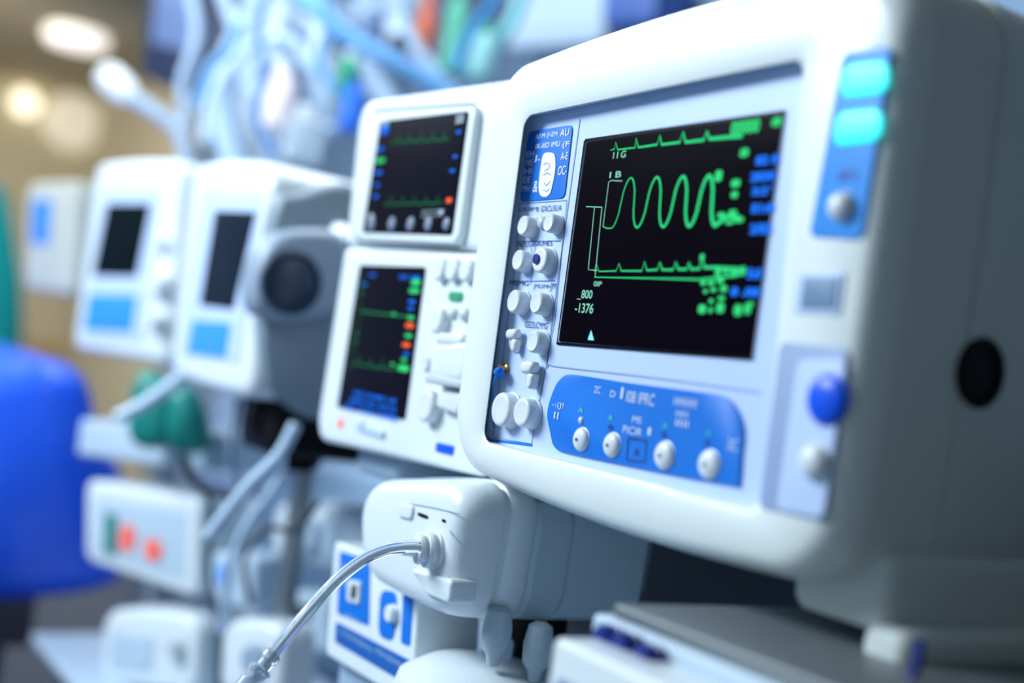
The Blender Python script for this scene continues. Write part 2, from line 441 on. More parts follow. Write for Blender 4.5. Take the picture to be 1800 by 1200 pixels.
o = [(1003,658),(1050,664),(1100,672),(1200,685),(1262,694),(1290,712),(1306,752),(1303,800),(1300,848),(1296,856),(1285,853),(1200,838),(1100,818),(1000,797),(975,786),(967,760),(962,725),(972,688),(985,666)]
P = catmull(M1.Q(o, -.002), 5, True)
bp = loft('blue_panel', [r3(inset(P, .0006), -.0025), r3(P, -.002), r3(P, .001)], BLUE, M1, pm)
Y = -.0030
G = Acc()
for s, x, y, w, hh in (('ZC', 1044, 690, 11, 12), ('D', 1072, 697, 9, 11), ('I', 1090, 700, 4, 20), ('I08 IPRC', 1100, 706, 50, 20), ('HHHHI', 1184, 712, 40, 16), ('HH', 1188, 732, 20, 12), ('IIII', 1187, 748, 22, 12),
                      ('MS', 1111, 742, 16, 12), ('PICIR', 1094, 760, 34, 13), ('1', 1138, 764, 5, 13), ('-:(J!', 970, 717, 20, 12), ('II', 973, 735, 8, 12), ('3C', 1278, 790, 18, 20)):
    txt(G, M1, s, x, y, w, hh, Y, .0)
G.build('panel_lettering', mat('soft_white_print', (204, 222, 244), .5), M1, bp)
G = Acc()
for x, y in ((1020, 720), (1072, 733), (1168, 747), (1244, 760)): txt(G, M1, 'A', x-4, y+5, 9, 10, Y, .02)
G.build('panel_lettering', GRPRINT, M1, bp)
G = Acc()
for x, y in ((1072, 750), (1166, 763), (1242, 777)): txt(G, M1, 'o', x-4, y+5, 9, 10, Y, .03)
txt(G, M1, 'A', 1113, 800, 10, 14, Y, .01)
rib(G, M1, [(1104, 770), (1136, 774), (1133, 812), (1101, 808)], .0016, Y, closed=True)
G.build('panel_lettering', DBLUE, M1, bp)
knob('push_button', M1, pm, 1018, 738, 6, .003, KNOB, -.002, 'dome')
for x, y, r in ((1014, 771, 20), (1068, 781, 21), (1160, 799, 24), (1238, 815, 25)):
    k = knob('push_button', M1, pm, x, y, r, .006, KNOB, -.002, 'dome')
    q = M1.hit(x-1, y+1, 'y', -.0083)
    lathe('button_mark', [(.0014, 0), (.0014, .0006), (0, .0006)], q, (0, -1, 0), DGREY, M1, k, 10)

YR = YF-.001
st = rprism('blue_strip', M1.Q([(1482, 93), (1567, 81), (1514, 420), (1422, 416)], YR-.001), YR-.0012, YR+.002, .006, .0005, BLUE2, M1, pm)
for q in ([(1484, 114), (1562, 106), (1558, 162), (1476, 172)], [(1471, 197), (1551, 190), (1545, 246), (1463, 256)]):
    rprism('indicator_light', M1.Q(q, YR-.003), YR-.003, YR-.001, .008, .001, EC, M1, st)
G = Acc(); txt(G, M1, 'MO', 1473, 318, 30, 20, YR-.0017, .04); G.build('panel_lettering', mat('strip_print', (20, 90, 185), .5), M1, st)
knob('strip_knob', M1, pm, 1465, 359, 25, .010, KNOB, YR-.001, 'dome')
k = rprism('button_bezel', M1.Q([(1402, 476), (1484, 476), (1474, 553), (1392, 550)], YR-.001), YR-.0012, YR+.002, .004, .0005, PANEL2, M1, pm)
rprism('display_button', M1.Q([(1413, 486), (1473, 485), (1466, 542), (1406, 541)], YR-.002), YR-.0025, YR, .002, .0005, mat('slate_display', (112, 140, 172), .3), M1, k)
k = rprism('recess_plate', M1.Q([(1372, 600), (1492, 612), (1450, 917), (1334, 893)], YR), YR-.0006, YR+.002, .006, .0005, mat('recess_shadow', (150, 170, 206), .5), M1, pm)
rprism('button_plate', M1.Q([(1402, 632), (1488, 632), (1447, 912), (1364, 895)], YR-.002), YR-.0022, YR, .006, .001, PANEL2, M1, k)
knob('blue_button', M1, pm, 1443, 700, 44, .007, VBLUE, YR-.002, 'dome')
knob('white_button', M1, pm, 1417, 810, 31, .010, KNOB, YR-.002, 'dome')

zb = M1.uv(1486, 1040, 0).y
xb0 = M1.uv(1392, 1070, .04).x
box('base', xb0, xs-.004, .035, .29, zb-.028, zb+.03, .010, SHADED_WHITE, M1, pm, r=.012)
xb1 = M1.uv(1535, 1130, .045).x
box('base_foot', xb1, xs+.02, .03, .28, zb-.055, zb-.02, .010, SHADED_WHITE, M1, pm)
tube('cable', [M1.hit(1618, 1130, 'y', .02), M1.hit(1612, 1165, 'y', .01), M1.hit(1596, 1210, 'y', .0), M1.hit(1585, 1290, 'y', 0)], .0035, NAVY, M1, pm)
lathe('pedestal', [(.05, COUNT_Z-1.05), (.05, COUNT_Z-1.04), (.03, COUNT_Z-1.02), (.03, zb-.05)], ((xb1+xs)/2, .24, 0), (0, 0, 1), GREY, M1, pm)
sx0 = FW.hit(985, 940, 'y', .34).x
sc = thing('dark_backing_block', FW, 'dark grey block added as dark space behind the recorder box', 'cabinet')  # added dark block, fills dark space where the bright wall would show
box('backing_body', sx0, .0, .34, .49, COUNT_Z, 1.30, .01, mat('charcoal_plastic', (44, 50, 58), .5, spec=.3), FW, sc)
box('backing_front', sx0+.04, -.04, .328, .342, COUNT_Z+.03, 1.27, .004, mat('charcoal_plastic_light', (58, 64, 72), .5, spec=.3), FW, sc)

# ================================================================== SECOND MONITOR
M2 = Frame((-1.3, 0.03, 1.1), 0)
sm = thing('ventilator_monitor', M2, 'white two-tier monitor with upper and lower lit dark screens', 'medical monitor')
up = rprism('upper_housing', M2.Q([(632, 178), (915, 134), (890, 442), (606, 432)], 0), -.0, .16, [.03, .03, .004, .004], .010, WHITE2, M2, sm, back=.01)
lo = rprism('lower_housing', M2.Q([(605, 434), (890, 445), (852, 840), (552, 772)], 0), 0.0, .17, [.006, .006, .02, .03], .008, WHITE2, M2, sm, back=.01)
rprism('bezel_gap_shade', M2.Q([(650, 192), (842, 180), (812, 436), (622, 426)], -.001), -.001, .004, .016, .001, SHADOWGREEN, M2, sm)  # dark green sheet standing in for the shadow gap around the bezel
rprism('screen_bezel', M2.Q([(646, 199), (838, 184), (806, 430), (624, 422)], -.009), -.010, .001, .014, .004, WHITE2, M2, sm)
Y = -.011
s2 = rprism('screen', M2.Q([(668, 212), (824, 195), (794, 413), (636, 409)], Y), Y, Y+.003, .005, .0005, SCREEN2, M2, sm)
Y = -.0118
def ecg(x0, y0, x1, y1, n, hh):
    P = []
    for i in range(n):
        for f, d in ((0, 0), (.3, -.1), (.42, 0), (.5, -1), (.58, .1), (.75, -.25), (.9, 0)):
            t = (i+f)/n; P.append((x0+(x1-x0)*t-d*hh*.14, y0+(y1-y0)*t+d*hh))
    return P
G = Acc(); rib(G, M2, ecg(688, 252, 790, 246, 5, 18), .0014, Y); G.build('waveform', EG2, M2, s2)
G = Acc(); rib(G, M2, ecg(676, 360, 778, 358, 5, 16), .0014, Y); G.build('waveform', EG2, M2, s2)
G = Acc()
for q in ((676, 228, 12, 16), (668, 262, 12, 6), (665, 303, 12, 6), (662, 325, 8, 5), (806, 232, 8, 6), (800, 275, 8, 5), (795, 300, 9, 5), (660, 345, 8, 6)): blob(G, M2, *q, Y)
G.build('readout', EB, M2, s2)
G = Acc(); blob(G, M2, 668, 282, 16, 8, Y); G.build('readout', EG3, M2, s2)
G = Acc(); blob(G, M2, 789, 352, 10, 9, Y); G.build('readout', EO, M2, s2)
G = Acc(); txt(G, M2, '22', 800, 217, 14, 14, Y, .04); txt(G, M2, 'SI', 672, 222, 9, 12, Y, .04)
for i in range(2): txt(G, M2, 'EEGE MI EMU', 742-i, 374+i*8, 38, 4, Y, .0)
for q in ((652, 380, 8, 8), (775, 372, 8, 7)): blob(G, M2, *q, Y)
G.build('readout', EW, M2, s2)
for x, w in ((686, 22), (719, 22), (750, 22), (782, 20), (650, 22)):
    knob('touch_key', M2, sm, x, 393, w/2, .002, mat('key_grey', (120, 132, 156), .4), -.0112, 'dome')
knob('side_button', M2, sm, 869, 290, 14, .004, NAVY, 0, 'dome')
Y = -.002
s3 = rprism('screen', M2.Q([(632, 465), (747, 469), (710, 737), (592, 715)], Y), Y, Y+.004, .004, .0005, SCREEN2, M2, sm)
Y = -.0028
G = Acc(); rib(G, M2, [(634, 545), (640, 548), (716, 556)], .002, Y); G.build('waveform', EG2, M2, s3)
G = Acc(); rib(G, M2, ecg(620, 640, 700, 652, 4, 18), .0015, Y); G.build('waveform', EG2, M2, s3)
G = Acc(); rib(G, M2, [(640, 480), (628, 580), (613, 655)], .001, Y)
for y in (500, 515, 585, 600): rib(G, M2, [(632-(y-500)*.12, y), (641-(y-500)*.12, y+1)], .0015, Y)
G.build('screen_scale', EG2, M2, s3)
G = Acc()
for q in ((731, 496, 16, 12), (728, 511, 18, 9), (722, 558, 12, 7), (718, 590, 13, 7), (710, 632, 10, 6), (709, 647, 20, 12), (692, 552, 8, 5), (690, 640, 8, 4)): blob(G, M2, *q, Y)
G.build('readout', EG3, M2, s3)
G = Acc(); blob(G, M2, 720, 572, 15, 9, Y); G.build('readout', EO, M2, s3)
G = Acc(); blob(G, M2, 714, 606, 14, 8, Y); G.build('readout', EO, M2, s3)
G = Acc()
for s, x, y, w, hh in (('EEC ME', 702, 490, 36, 7), ('ME', 650, 486, 10, 6), ('EIE SOME UE', 622, 694, 76, 8), ('MEE EG EIOS', 616, 706, 82, 8), ('EE EISCME', 606, 718, 94, 9)): txt(G, M2, s, x, y, w, hh, Y, .02)
for q in ((724, 530, 12, 6), (722, 542, 10, 5), (640, 500, 10, 4), (714, 622, 10, 5)): blob(G, M2, *q, Y)
G.build('readout', EB, M2, s3)
for x, y in ((768, 473), (791, 473), (815, 474)): knob('control_knob', M2, sm, x, y, 20, .010, KNOB, 0)
rprism('status_light', M2.Q([(790, 512), (812, 513), (810, 529), (788, 528)], -.002), -.003, .001, .003, .001, mat('status_green', (30, 130, 90), emit=(40, 150, 110), es=.4), M2, sm)
knob('control_knob', M2, sm, 763, 562, 24, .012, KNOB, 0); knob('control_knob', M2, sm, 791, 550, 10, .006, KNOBG, 0, 'dome'); knob('control_knob', M2, sm, 810, 552, 12, .008, KNOBG, 0, 'dome')
cb = rprism('connector_block', M2.Q([(760, 608), (822, 600), (812, 668), (750, 660)], -.018), -.018, .002, .008, .006, WHITE2, M2, sm)
rprism('connector_cap', M2.Q([(770, 584), (816, 586), (812, 606), (764, 604)], -.012), -.014, .002, .008, .005, KNOB, M2, cb)
rprism('connector_clamp', M2.Q([(748, 655), (812, 668), (808, 682), (744, 672)], -.022), -.022, .0, .004, .003, KNOBG, M2, cb)
knob('clamp_screw', M2, cb, 745, 640, 14, .016, KNOB, 0)
knob('control_knob', M2, sm, 744, 712, 30, .014, KNOB, 0)
rprism('latch', M2.Q([(772, 684), (816, 690), (806, 730), (766, 716)], -.01), -.012, .002, .008, .005, KNOB, M2, sm)
knob('indicator_lamp', M2, sm, 596, 744, 8, .003, EO, 0, 'dome')
rprism('card_slot', M2.Q([(628, 741), (676, 757), (674, 770), (626, 754)], -.002), -.004, .002, .004, .001, LBG, M2, sm)
knob('push_button', M2, sm, 634, 748, 6, .005, NAVY, 0, 'dome')
rprism('blue_badge', M2.Q([(768, 777), (798, 784), (795, 800), (766, 793)], -.001), -.002, .002, .002, .0005, VBLUE, M2, sm)
zl = M2.uv(552, 772).y
xl2 = M2.uv(580, 800).x
box('support_bracket', xl2+.01, -.02, .03, .26, zl-.03, zl+.01, .012, GREY, M2, sm)
tube('support_arm', [Vector((xl2+.06, .24, zl-.02)), Vector((xl2+.06, .24, zl-.15)), Vector((xl2+.06, .24, COUNT_Z-1.1))], .022, GREY, M2, sm)

# ================================================================== SENSOR POD
MP = Frame((-1.08, -.02, 1.0), 0)
pod = thing('breathing_gas_module', MP, 'rounded white module with blue-grey rear housing and hose port', 'medical device')
oc = MP.Q([(652, 842), (853, 850), (812, 1092), (652, 1012)], 0.012)
o = rring(oc, [.055, .035, .03, .035], 8, 6, (.004, 0, .004, .004))
rings = []
for y, s in ((-.006, .024), (-.005, .018), (-.002, .011), (.004, .006), (.012, .002), (.024, .0), (.040, -.001), (.043, .002), (.046, .0022), (.048, -.001), (.054, -.0035), (.064, -.0045), (.074, -.003), (.080, .001), (.082, .005)):
    rings.append(r3(inset(o, s), y))
loft('front_cover', rings, WHITE2, MP, pod, angle=35)
o2 = rring([Vector((oc[0].x+.012, oc[0].y-.010)), Vector((oc[1].x+.002, oc[1].y-.006)), Vector((oc[2].x+.004, oc[2].y-.002)), Vector((oc[3].x+.012, oc[3].y))], .030, 2, 4)
loft('rear_housing', [r3(inset(o2, s), y) for y, s in ((.078, .002), (.083, -.001), (.118, -.002), (.120, .002), (.123, .002), (.125, -.002), (.22, -.002), (.24, .015))], mat('steel_blue_plastic', (176, 194, 206), .38), MP, pod, angle=25)
pc = MP.hit(752, 965, 'y', -.014)
port = lathe('hose_port', [(.019, .010), (.019, .0), (.016, -.001), (.016, -.005), (.019, -.007), (.018, -.010), (.013, -.011), (.013, -.014), (.016, -.016), (.015, -.019), (.009, -.021), (.008, -.034), (0, -.034)], Vector((pc.x, -.006, pc.z)), (0.2, 1, 0), WHITE2, MP, pod)
YY = -.0066
G = Acc()
blob(G, MP, 743, 906, 20, 7, YY); G.build('slot', DARK, MP, pod)
G = Acc(); blob(G, MP, 780, 915, 7, 6, YY); G.build('slot', DARK, MP, pod)
G = Acc(); rib(G, MP, [(712, 890), (722, 886), (760, 892), (812, 904)], .0013, YY, sm=4); G.build('molded_line', GREY, MP, pod)
G = Acc(); rib(G, MP, [(790, 932), (802, 960), (796, 1005), (772, 1026)], .0012, YY, sm=4); G.build('molded_line', GREY, MP, pod)
rprism('bracket_lug', MP.Q([(724, 998), (796, 1018), (792, 1062), (748, 1044)], -.008), -.010, .02, .006, .004, WHITE2, MP, pod)
rprism('latch', MP.Q([(704, 884), (730, 888), (726, 914), (702, 908)], -.006), -.009, .01, .005, .002, WHITE2, MP, pod)
lathe('support_post', [(.045, COUNT_Z-1.0), (.045, COUNT_Z-.99), (.020, COUNT_Z-.975), (.020, oc[3].y-.04), (.034, oc[3].y-.02), (.034, oc[2].y+.02)], (oc[3].x*.4+oc[2].x*.6+.02, .14, 0), (0, 0, 1), DARK, MP, pod)

tp = [W(738, 961, 1.14), W(712, 961, 1.135), W(680, 966, 1.13), W(640, 983, 1.12), W(596, 1016, 1.11), W(552, 1062, 1.10), W(510, 1112, 1.09), W(478, 1152, 1.085), W(462, 1172, 1.08)]
tt = thing('breathing_tube', FW, 'clear flexible plastic tube plugged into the module port', 'tube')
tube('tubing', tp, .0056, CLEAR, FW, tt, n=16)
tube('tubing_core', tp, .0022, mat('tubing_inner', (228, 236, 242), .3), FW, tt, n=10)
A = W(480, 1149, 1.086); B = W(425, 1216, 1.07); ax = (B-A); Ld = ax.length
lathe('connector', [(.006, -.002), (.0085, 0), (.0085, .006), (.0068, .008), (.0068, .014), (.0105, .016), (.0105, .022), (.008, .025), (.008, Ld*.7), (.010, Ld*.72), (.010, Ld)], A, ax, mat('clear_connector', (215, 225, 235), .1, trans=.7, ior=1.3), FW, tt, 20)

# ================================================================== BLUE/WHITE CONTROL BOX
MV = Frame((-1.16, .02, .95), 0)
vb = thing('gas_control_box', MV, 'white control box with blue printed panels and dial', 'medical device')
vq = MV.Q([(588, 950), (738, 1008), (722, 1240), (572, 1150)], 0)
rprism('housing', vq, 0, .08, .006, .004, WHITE2, MV, vb)
Y = -.001
def vplate(n, pts, m, r=.004): return rprism(n, MV.Q(pts, Y), Y, .001, r, .0004, m, MV, vb)
vplate('blue_panel', [(597, 968), (650, 985), (648, 1100), (592, 1078)], BLUE)
p2 = vplate('dial_plate', [(668, 1036), (698, 1040), (692, 1128), (664, 1118)], BLUE, .012)
vplate('blue_panel', [(708, 1044), (726, 1050), (720, 1136), (704, 1130)], BLUE)
vplate('blue_panel', [(590, 1092), (738, 1170), (736, 1215), (588, 1128)], MBLUE)
sl = rprism('slot_frame', MV.Q([(612, 1018), (633, 1022), (631, 1062), (610, 1056)], -.003), -.004, .001, .004, .001, KNOB, MV, vb)
G = Acc(); blob(G, MV, 621, 1040, 9, 28, -.0046); G.build('slot_opening', DARK, MV, sl)
knob('dial', MV, vb, 681, 1078, 16, .008, KNOB, -.001)
G = Acc()
for k in range(7): txt(G, MV, 'EIE', 600, 992+k*6, 14, 4, -.0016, 0)
txt(G, MV, 'H-IIUMH8IIAG', 598, 1113, 60, 8, -.0016, 0); txt(G, MV, 'MEIHEEIMN', 660, 1147, 50, 9, -.0016, .0); txt(G, MV, 'IMI', 608, 1083, 20, 6, -.0016, .0); txt(G, MV, 'B', 716, 1178, 7, 10, -.0016, .0)
G.build('panel_lettering', mat('faded_print', (150, 185, 220), .5), MV, vb)
bx = [p.x for p in vq]; box('foot', min(bx)+.02, max(bx)-.01, .02, .08, COUNT_Z-.95, vq[3].y+.01, .005, GREY, MV, vb)

wb = lathe('humidifier_base', [(.09, -.05), (.10, .02), (.10, .05), (.09, .085), (.065, .10), (.03, .106), (0, .106)], W(850, 1240, 1.26)+Vector((0, 0, -.06)), (0, 0, 1), WHITE2)
tag(wb, 'white domed humidifier base under the module', 'medical device')
for px, py in ((872, 1122), (944, 1150)):
    p = W(px, py, 1.22)
    c = lathe('water_trap_cup', [(.006, .032), (.012, .028), (.015, .01), (.014, -.008), (.008, -.016), (.006, -.026), (0, -.026)], p, (0, 0, 1), CUPM)
    tag(c, 'small clear plastic water trap cup hanging under the module', 'cup', 'water trap cups')

# ================================================================== RECORDER UNIT
MD = Frame((-.7, -.09, COUNT_Z), 0)
du = thing('recorder_unit', MD, 'grey-topped white recorder box with three navy knobs', 'medical device')
a = MD.uv(1043, 1066, 0); zt = a.y; xl = a.x
box('housing', xl, xl+.55, 0, .25, 0, zt-.004, .004, LBG, MD, du)
box('top_plate', xl+.012, xl+.55, .008, .245, zt-.004, zt+.006, .003, METALTOP, MD, du)
G = Acc(); G.add(ribdata([Vector((xl+.02, zt-.022)), Vector((xl+.54, zt-.022))], .0025, -.0006)); G.build('trim_line', METAL, MD, du)
b = MD.uv(972, 1118, -.05)
z2 = b.y
box('tray', b.x, b.x+.52, -.05, .0, 0, z2, .005, WHITE2, MD, du)
box('tray_window', b.x+.012, b.x+.40, -.052, -.045, .02, z2-.024, .003, mat('slate_print', (110, 128, 165), .4), MD, du)
for px, py in ((1048, 1127), (1080, 1141), (1119, 1163)):
    q = MD.hit(px, py, 'y', -.020)
    lathe('navy_knob', [(.0100, 0), (.0100, .004), (.0085, .005), (.0085, .007), (.0112, .008), (.0112, .015), (.0090, .018), (0, .018)], (q.x, 0, q.z), (-.05, -1, 0.05), NAVY, MD, du)

ct = thing('equipment_counter', FW, 'grey laminate equipment counter carrying the monitors', 'counter')
box('countertop', -1.45, .1, -.2, .5, COUNT_Z-.03, COUNT_Z, .006, GREY, FW, ct)
for x in (-1.38, .03):
    for y in (-.14, .44): box('leg', x-.02, x+.02, y-.02, y+.02, 0, COUNT_Z-.03, .004, METAL, FW, ct)

# ================================================================== MONITOR 3
z1 = W(300, 1210, 2.35).z
M3 = Frame((-1.95, .03, 1.1), 0)
m3 = thing('infusion_monitor', M3, 'white monitor with dark screen and grey round side module', 'medical monitor')
q3 = M3.Q([(338, 290), (480, 292), (437, 700), (296, 655)], 0)
h3 = rprism('housing', q3, 0, .30, [.03, .03, .03, .03], .018, WHITE2, M3, m3, bulge=(.012, 0, .006, 0), back=.004)
rprism('front_panel', M3.Q([(357, 333), (460, 336), (420, 640), (318, 622)], -.001), -.002, .004, .014, .001, PANEL, M3, m3)
rprism('screen', M3.Q([(378, 369), (450, 372), (410, 543), (351, 536)], -.003), -.004, 0, .004, .001, mat('dim_screen', (20, 32, 48), .4, spec=.05), M3, m3)
rprism('blue_label', M3.Q([(338, 562), (406, 568), (396, 630), (328, 620)], -.003), -.003, 0, .004, .001, BLUE2, M3, m3)
x3 = max(p.x for p in q3)-.004
S = lambda px, py, dx=0: M3.hit(px, py, 'x', x3+dx)
pts = [S(480, 362), S(520, 340), S(630, 345), S(640, 640), S(560, 735), S(480, 690), S(455, 620), S(460, 500)]
prism('side_cover', pts, (1, 0, 0), [(-.02, 1.0), (.010, 1.0), (.018, .98), (.022, .93)], mat('side_grey', (128, 144, 158), .45), M3, m3, sm=6)
pts = [S(470, 425, .05), S(520, 402, .05), S(600, 415, .05), S(612, 500, .05), S(590, 550, .05), S(500, 566, .05), S(448, 545, .05), S(445, 480, .05)]
cm = prism('camera_module', pts, (1, 0, 0), [(-.04, 1.0), (.0, 1.0), (.012, .95), (.018, .85), (.019, .78)], mat('module_grey', (140, 156, 174), .4), M3, m3, sm=6)
c = S(512, 497, .07)
lathe('lens', [(.046, -.01), (.046, .004), (.041, .006), (.038, .002), (.03, .008), (0, .012)], c, (1, 0, 0), mat('lens_dark', (40, 54, 74), .4), M3, cm)
c = S(598, 407, .03)
lathe('lamp', [(.012, -.01), (.012, .006), (.006, .011), (0, .012)], c, (1, 0, 0), mat('lamp_white', (240, 248, 255), emit=(230, 245, 255), es=1.2), M3, m3)
lathe('pole', [(.05, z1-1.1), (.05, z1-1.085), (.018, z1-1.07), (.018, 0)], Vector((x3-.12, .16, 0)), (0, 0, 1), METAL, M3, m3)
zq = q3[2].y
box('dark_gap_block', x3-.16, x3-.01, .05, .26, zq-.085, zq+.02, .02, DARK, M3, m3)  # dark block added to fill the dark gap under this monitor
c = W(478, 735, 1.95)
lathe('clamp_drum', [(.0, -.03), (.035, -.03), (.038, 0), (.035, .03), (.02, .035), (0, .035)], M3.L(c), (1, -.4, 0), DARK, M3, m3)
tube('drive_cable', [M3.L(W(500, 700, 1.98)), M3.L(W(545, 745, 1.98)), M3.L(W(552, 810, 1.98)), M3.L(W(505, 815, 1.98))], .012, DARK, M3, m3)

# ================================================================== MONITOR 4
M4 = Frame((-2.55, .04, 1.1), 14)
m4 = thing('bedside_monitor', M4, 'small white monitor with black screen, blue label and knobs', 'medical monitor')
q4 = M4.Q([(168, 288), (318, 284), (290, 640), (126, 612)], 0)
rprism('housing', q4, 0, .26, .025, .016, WHITE2, M4, m4, bulge=(.008, 0, 0, 0), back=.01)
rprism('front_panel', M4.Q([(182, 330), (280, 330), (250, 600), (146, 592)], -.001), -.003, .004, .012, .001, PANEL2, M4, m4)
rprism('screen', M4.Q([(188, 357), (266, 357), (240, 486), (162, 484)], -.004), -.005, 0, .004, .001, mat('off_screen', (8, 20, 26), .4, spec=.05), M4, m4)
rprism('blue_label', M4.Q([(155, 516), (241, 518), (232, 584), (145, 580)], -.004), -.004, 0, .004, .001, BLUE2, M4, m4)
knob('control_knob', M4, m4, 268, 495, 26, .03, KNOB, 0); knob('control_knob', M4, m4, 262, 560, 20, .03, KNOB, 0)
knob('control_knob', M4, m4, 275, 425, 16, .02, KNOB, 0)
cx = (q4[2].x+q4[3].x)/2
lathe('pole', [(.05, z1-1.1), (.05, z1-1.085), (.018, z1-1.07), (.018, 0)], Vector((cx, .16, 0)), (0, 0, 1), METAL, M4, m4)
M5 = Frame((-3.5, .1, 1.2), 30)
m5 = thing('bedside_monitor', M5, 'pale cream monitor with small blue label on wall arm', 'medical monitor')
q5 = M5.Q([(48, 322), (140, 318), (128, 520), (40, 505)], 0)
rprism('housing', q5, 0, .18, .02, .014, mat('cream_plastic', (206, 208, 192), .5), M5, m5)
rprism('blue_label', M5.Q([(58, 350), (90, 350), (84, 430), (54, 428)], -.002), -.003, .002, .006, .001, BLUE2, M5, m5)
c5 = M5.M @ Vector(((q5[1].x+q5[0].x)/2, .17, (q5[1].y+q5[2].y)/2))
tube('wall_arm', [M5.L(c5), M5.L(Vector((c5.x, (c5.y+1.5)/2, c5.z))), M5.L(Vector((c5.x, 1.5, c5.z)))], .02, LBG, M5, m5)

# ================================================================== LOWER LEFT CLUTTER
def fbox(name, quad, t, depth, yaw, m, r=.012, b=.008, label='', cat='', group=None):
    cx = sum(p[0] for p in quad)/4; cy = sum(p[1] for p in quad)/4
    fr = Frame(W(cx, cy, t), yaw)
    o = rprism(name, fr.Q(quad, 0), 0, depth, r, b, m, fr, None); tag(o, label, cat, group)
    return o, fr
def fthing(name, quad, t, depth, yaw, m, label, cat, r=.012, b=.008, part='housing', group=None, bulge=(0, 0, 0, 0)):
    cx = sum(p[0] for p in quad)/4; cy = sum(p[1] for p in quad)/4
    fr = Frame(W(cx, cy, t), yaw)
    e = thing(name, fr, label, cat, group)
    rprism(part, fr.Q(quad, 0), 0, depth, r, b, m, fr, e, bulge=bulge)
    return e, fr
e, fr = fthing('infusion_pump', [(150, 842), (352, 876), (345, 1052), (148, 985)], 2.35, .16, 25, WHITE2, 'white infusion pump with red digits and green key', 'medical device', .02, .012)
rprism('front_panel', fr.Q([(168, 875), (330, 900), (326, 1020), (164, 975)], -.0004), -.0006, .002, .01, .0003, LBG, fr, e)
G = Acc(); blob(G, fr, 222, 945, 26, 48, -.004); G.build('readout', REDE, fr, e)
G = Acc(); blob(G, fr, 268, 966, 30, 38, -.004); G.build('readout', REDE, fr, e)
rprism('green_key', fr.Q([(186, 900), (206, 904), (204, 978), (184, 970)], -.002), -.004, .002, .006, .001, TEALP, fr, e)
e, fr = fthing('instrument_tray', [(140, 735), (400, 760), (392, 830), (132, 800)], 2.36, .12, 20, LBG, 'pale grey instrument tray on the monitor stand', 'tray', .01, .01, 'tray_body')
for (quad, t) in (([(236, 655), (290, 680), (288, 780), (222, 772)], 2.26), ([(294, 686), (332, 692), (354, 785), (294, 788)], 2.2)):
    fr = Frame(W(quad[0][0]+30, 730, t), 40)
    P = [fr.hit(a, b, 'y', 0) for a, b in quad]
    o = prism('breathing_bag', P, (0, 1, 0), [(-.005, .6), (.0, .85), (.015, 1), (.03, 1), (.045, .8), (.05, .4)], TEALP, fr, None, sm=5)
    tag(o, 'teal green rubber breathing bag resting on the tray', 'breathing bag', 'teal breathing bags')
def T(name, pts, r, m, label, cat='tube', corr=0, group=None, n=12):
    o = tube(name, [W(*p) for p in pts], r, m, FW, None, corr=corr, n=n); tag(o, label, cat, group); return o
T('breathing_hose', [(205, 735, 2.15), (250, 712, 2.15), (290, 685, 2.15), (330, 655, 2.15)], .011, HOSE, 'short pale hose lying over the teal bags', corr=.12)
T('breathing_hose', [(520, 745, 1.86), (490, 800, 1.86), (440, 850, 1.86), (395, 905, 1.86), (365, 945, 1.86)], .009, HOSE, 'pale translucent hose hanging below the monitor', corr=.1)
T('breathing_hose', [(500, 830, 2.0), (465, 880, 2.0), (430, 930, 2.0), (400, 1010, 2.02), (390, 1110, 2.05)], .007, HOSE, 'thin pale hose hanging down towards the base', corr=.1)
T('power_cable', [(355, 850, 2.1), (372, 900, 2.1), (366, 1000, 2.1), (385, 1110, 2.1), (380, 1230, 2.1)], .005, DGREY, 'dark grey power cable hanging below the monitors', 'cable')
T('power_cable', [(420, 700, 2.05), (405, 780, 2.05), (415, 850, 2.08), (390, 930, 2.1)], .006, GREY, 'grey cable hanging under the monitor', 'cable')
T('power_cable', [(320, 800, 2.0), (345, 850, 2.0), (400, 870, 2.0), (450, 850, 2.0)], .007, DGREY, 'dark cable looping below the tray', 'cable')
T('power_cable', [(560, 880, 1.9), (520, 930, 1.9), (470, 930, 1.95), (430, 980, 2.0), (440, 1060, 2.0)], .005, DGREY, 'dark cable curling between the device modules', 'cable')
e, fr = fthing('power_module', [(178, 1072), (350, 1090), (345, 1225), (170, 1200)], 2.3, .18, 25, WHITE2, 'white rounded power module on the cart shelf', 'medical device', .035, .02, bulge=(.012, 0, 0, 0))
knob('dial', fr, e, 300, 1140, 18, .02, KNOBG, 0)
rprism('front_plate', fr.Q([(198, 1110), (270, 1118), (266, 1180), (194, 1172)], -.001), -.004, .002, .01, .002, LBG, fr, e)
e, fr = fthing('battery_module', [(372, 968), (452, 980), (446, 1072), (366, 1058)], 2.22, .12, 25, LBG, 'pale grey battery module clamped on the stand', 'medical device', .014, .01)
rprism('blue_label', fr.Q([(384, 990), (410, 994), (406, 1030), (380, 1026)], -.001), -.003, .002, .004, .001, BLUE2, fr, e)
e, fr = fthing('suction_unit', [(388, 1092), (500, 1108), (492, 1240), (380, 1220)], 1.98, .08, 22, WHITE2, 'white suction unit with round gauge on the cart', 'medical device', .03, .018, bulge=(.010, 0, 0, 0))
knob('gauge', fr, e, 440, 1160, 28, .012, GREY, 0)
e, fr = fthing('filter_unit', [(478, 880), (590, 898), (584, 1000), (470, 978)], 2.2, .14, 24, WHITE2, 'white filter unit with round cover below the monitors', 'medical device', .03, .018)
knob('round_cover', fr, e, 528, 940, 34, .02, LBG, 0)
e, fr = fthing('flow_regulator', [(560, 880), (700, 905), (690, 1030), (552, 1000)], 2.05, .10, 20, mat('pale_steel', (168, 190, 208), .45), 'pale steel-blue flow regulator with large round face', 'medical device', .04, .02)
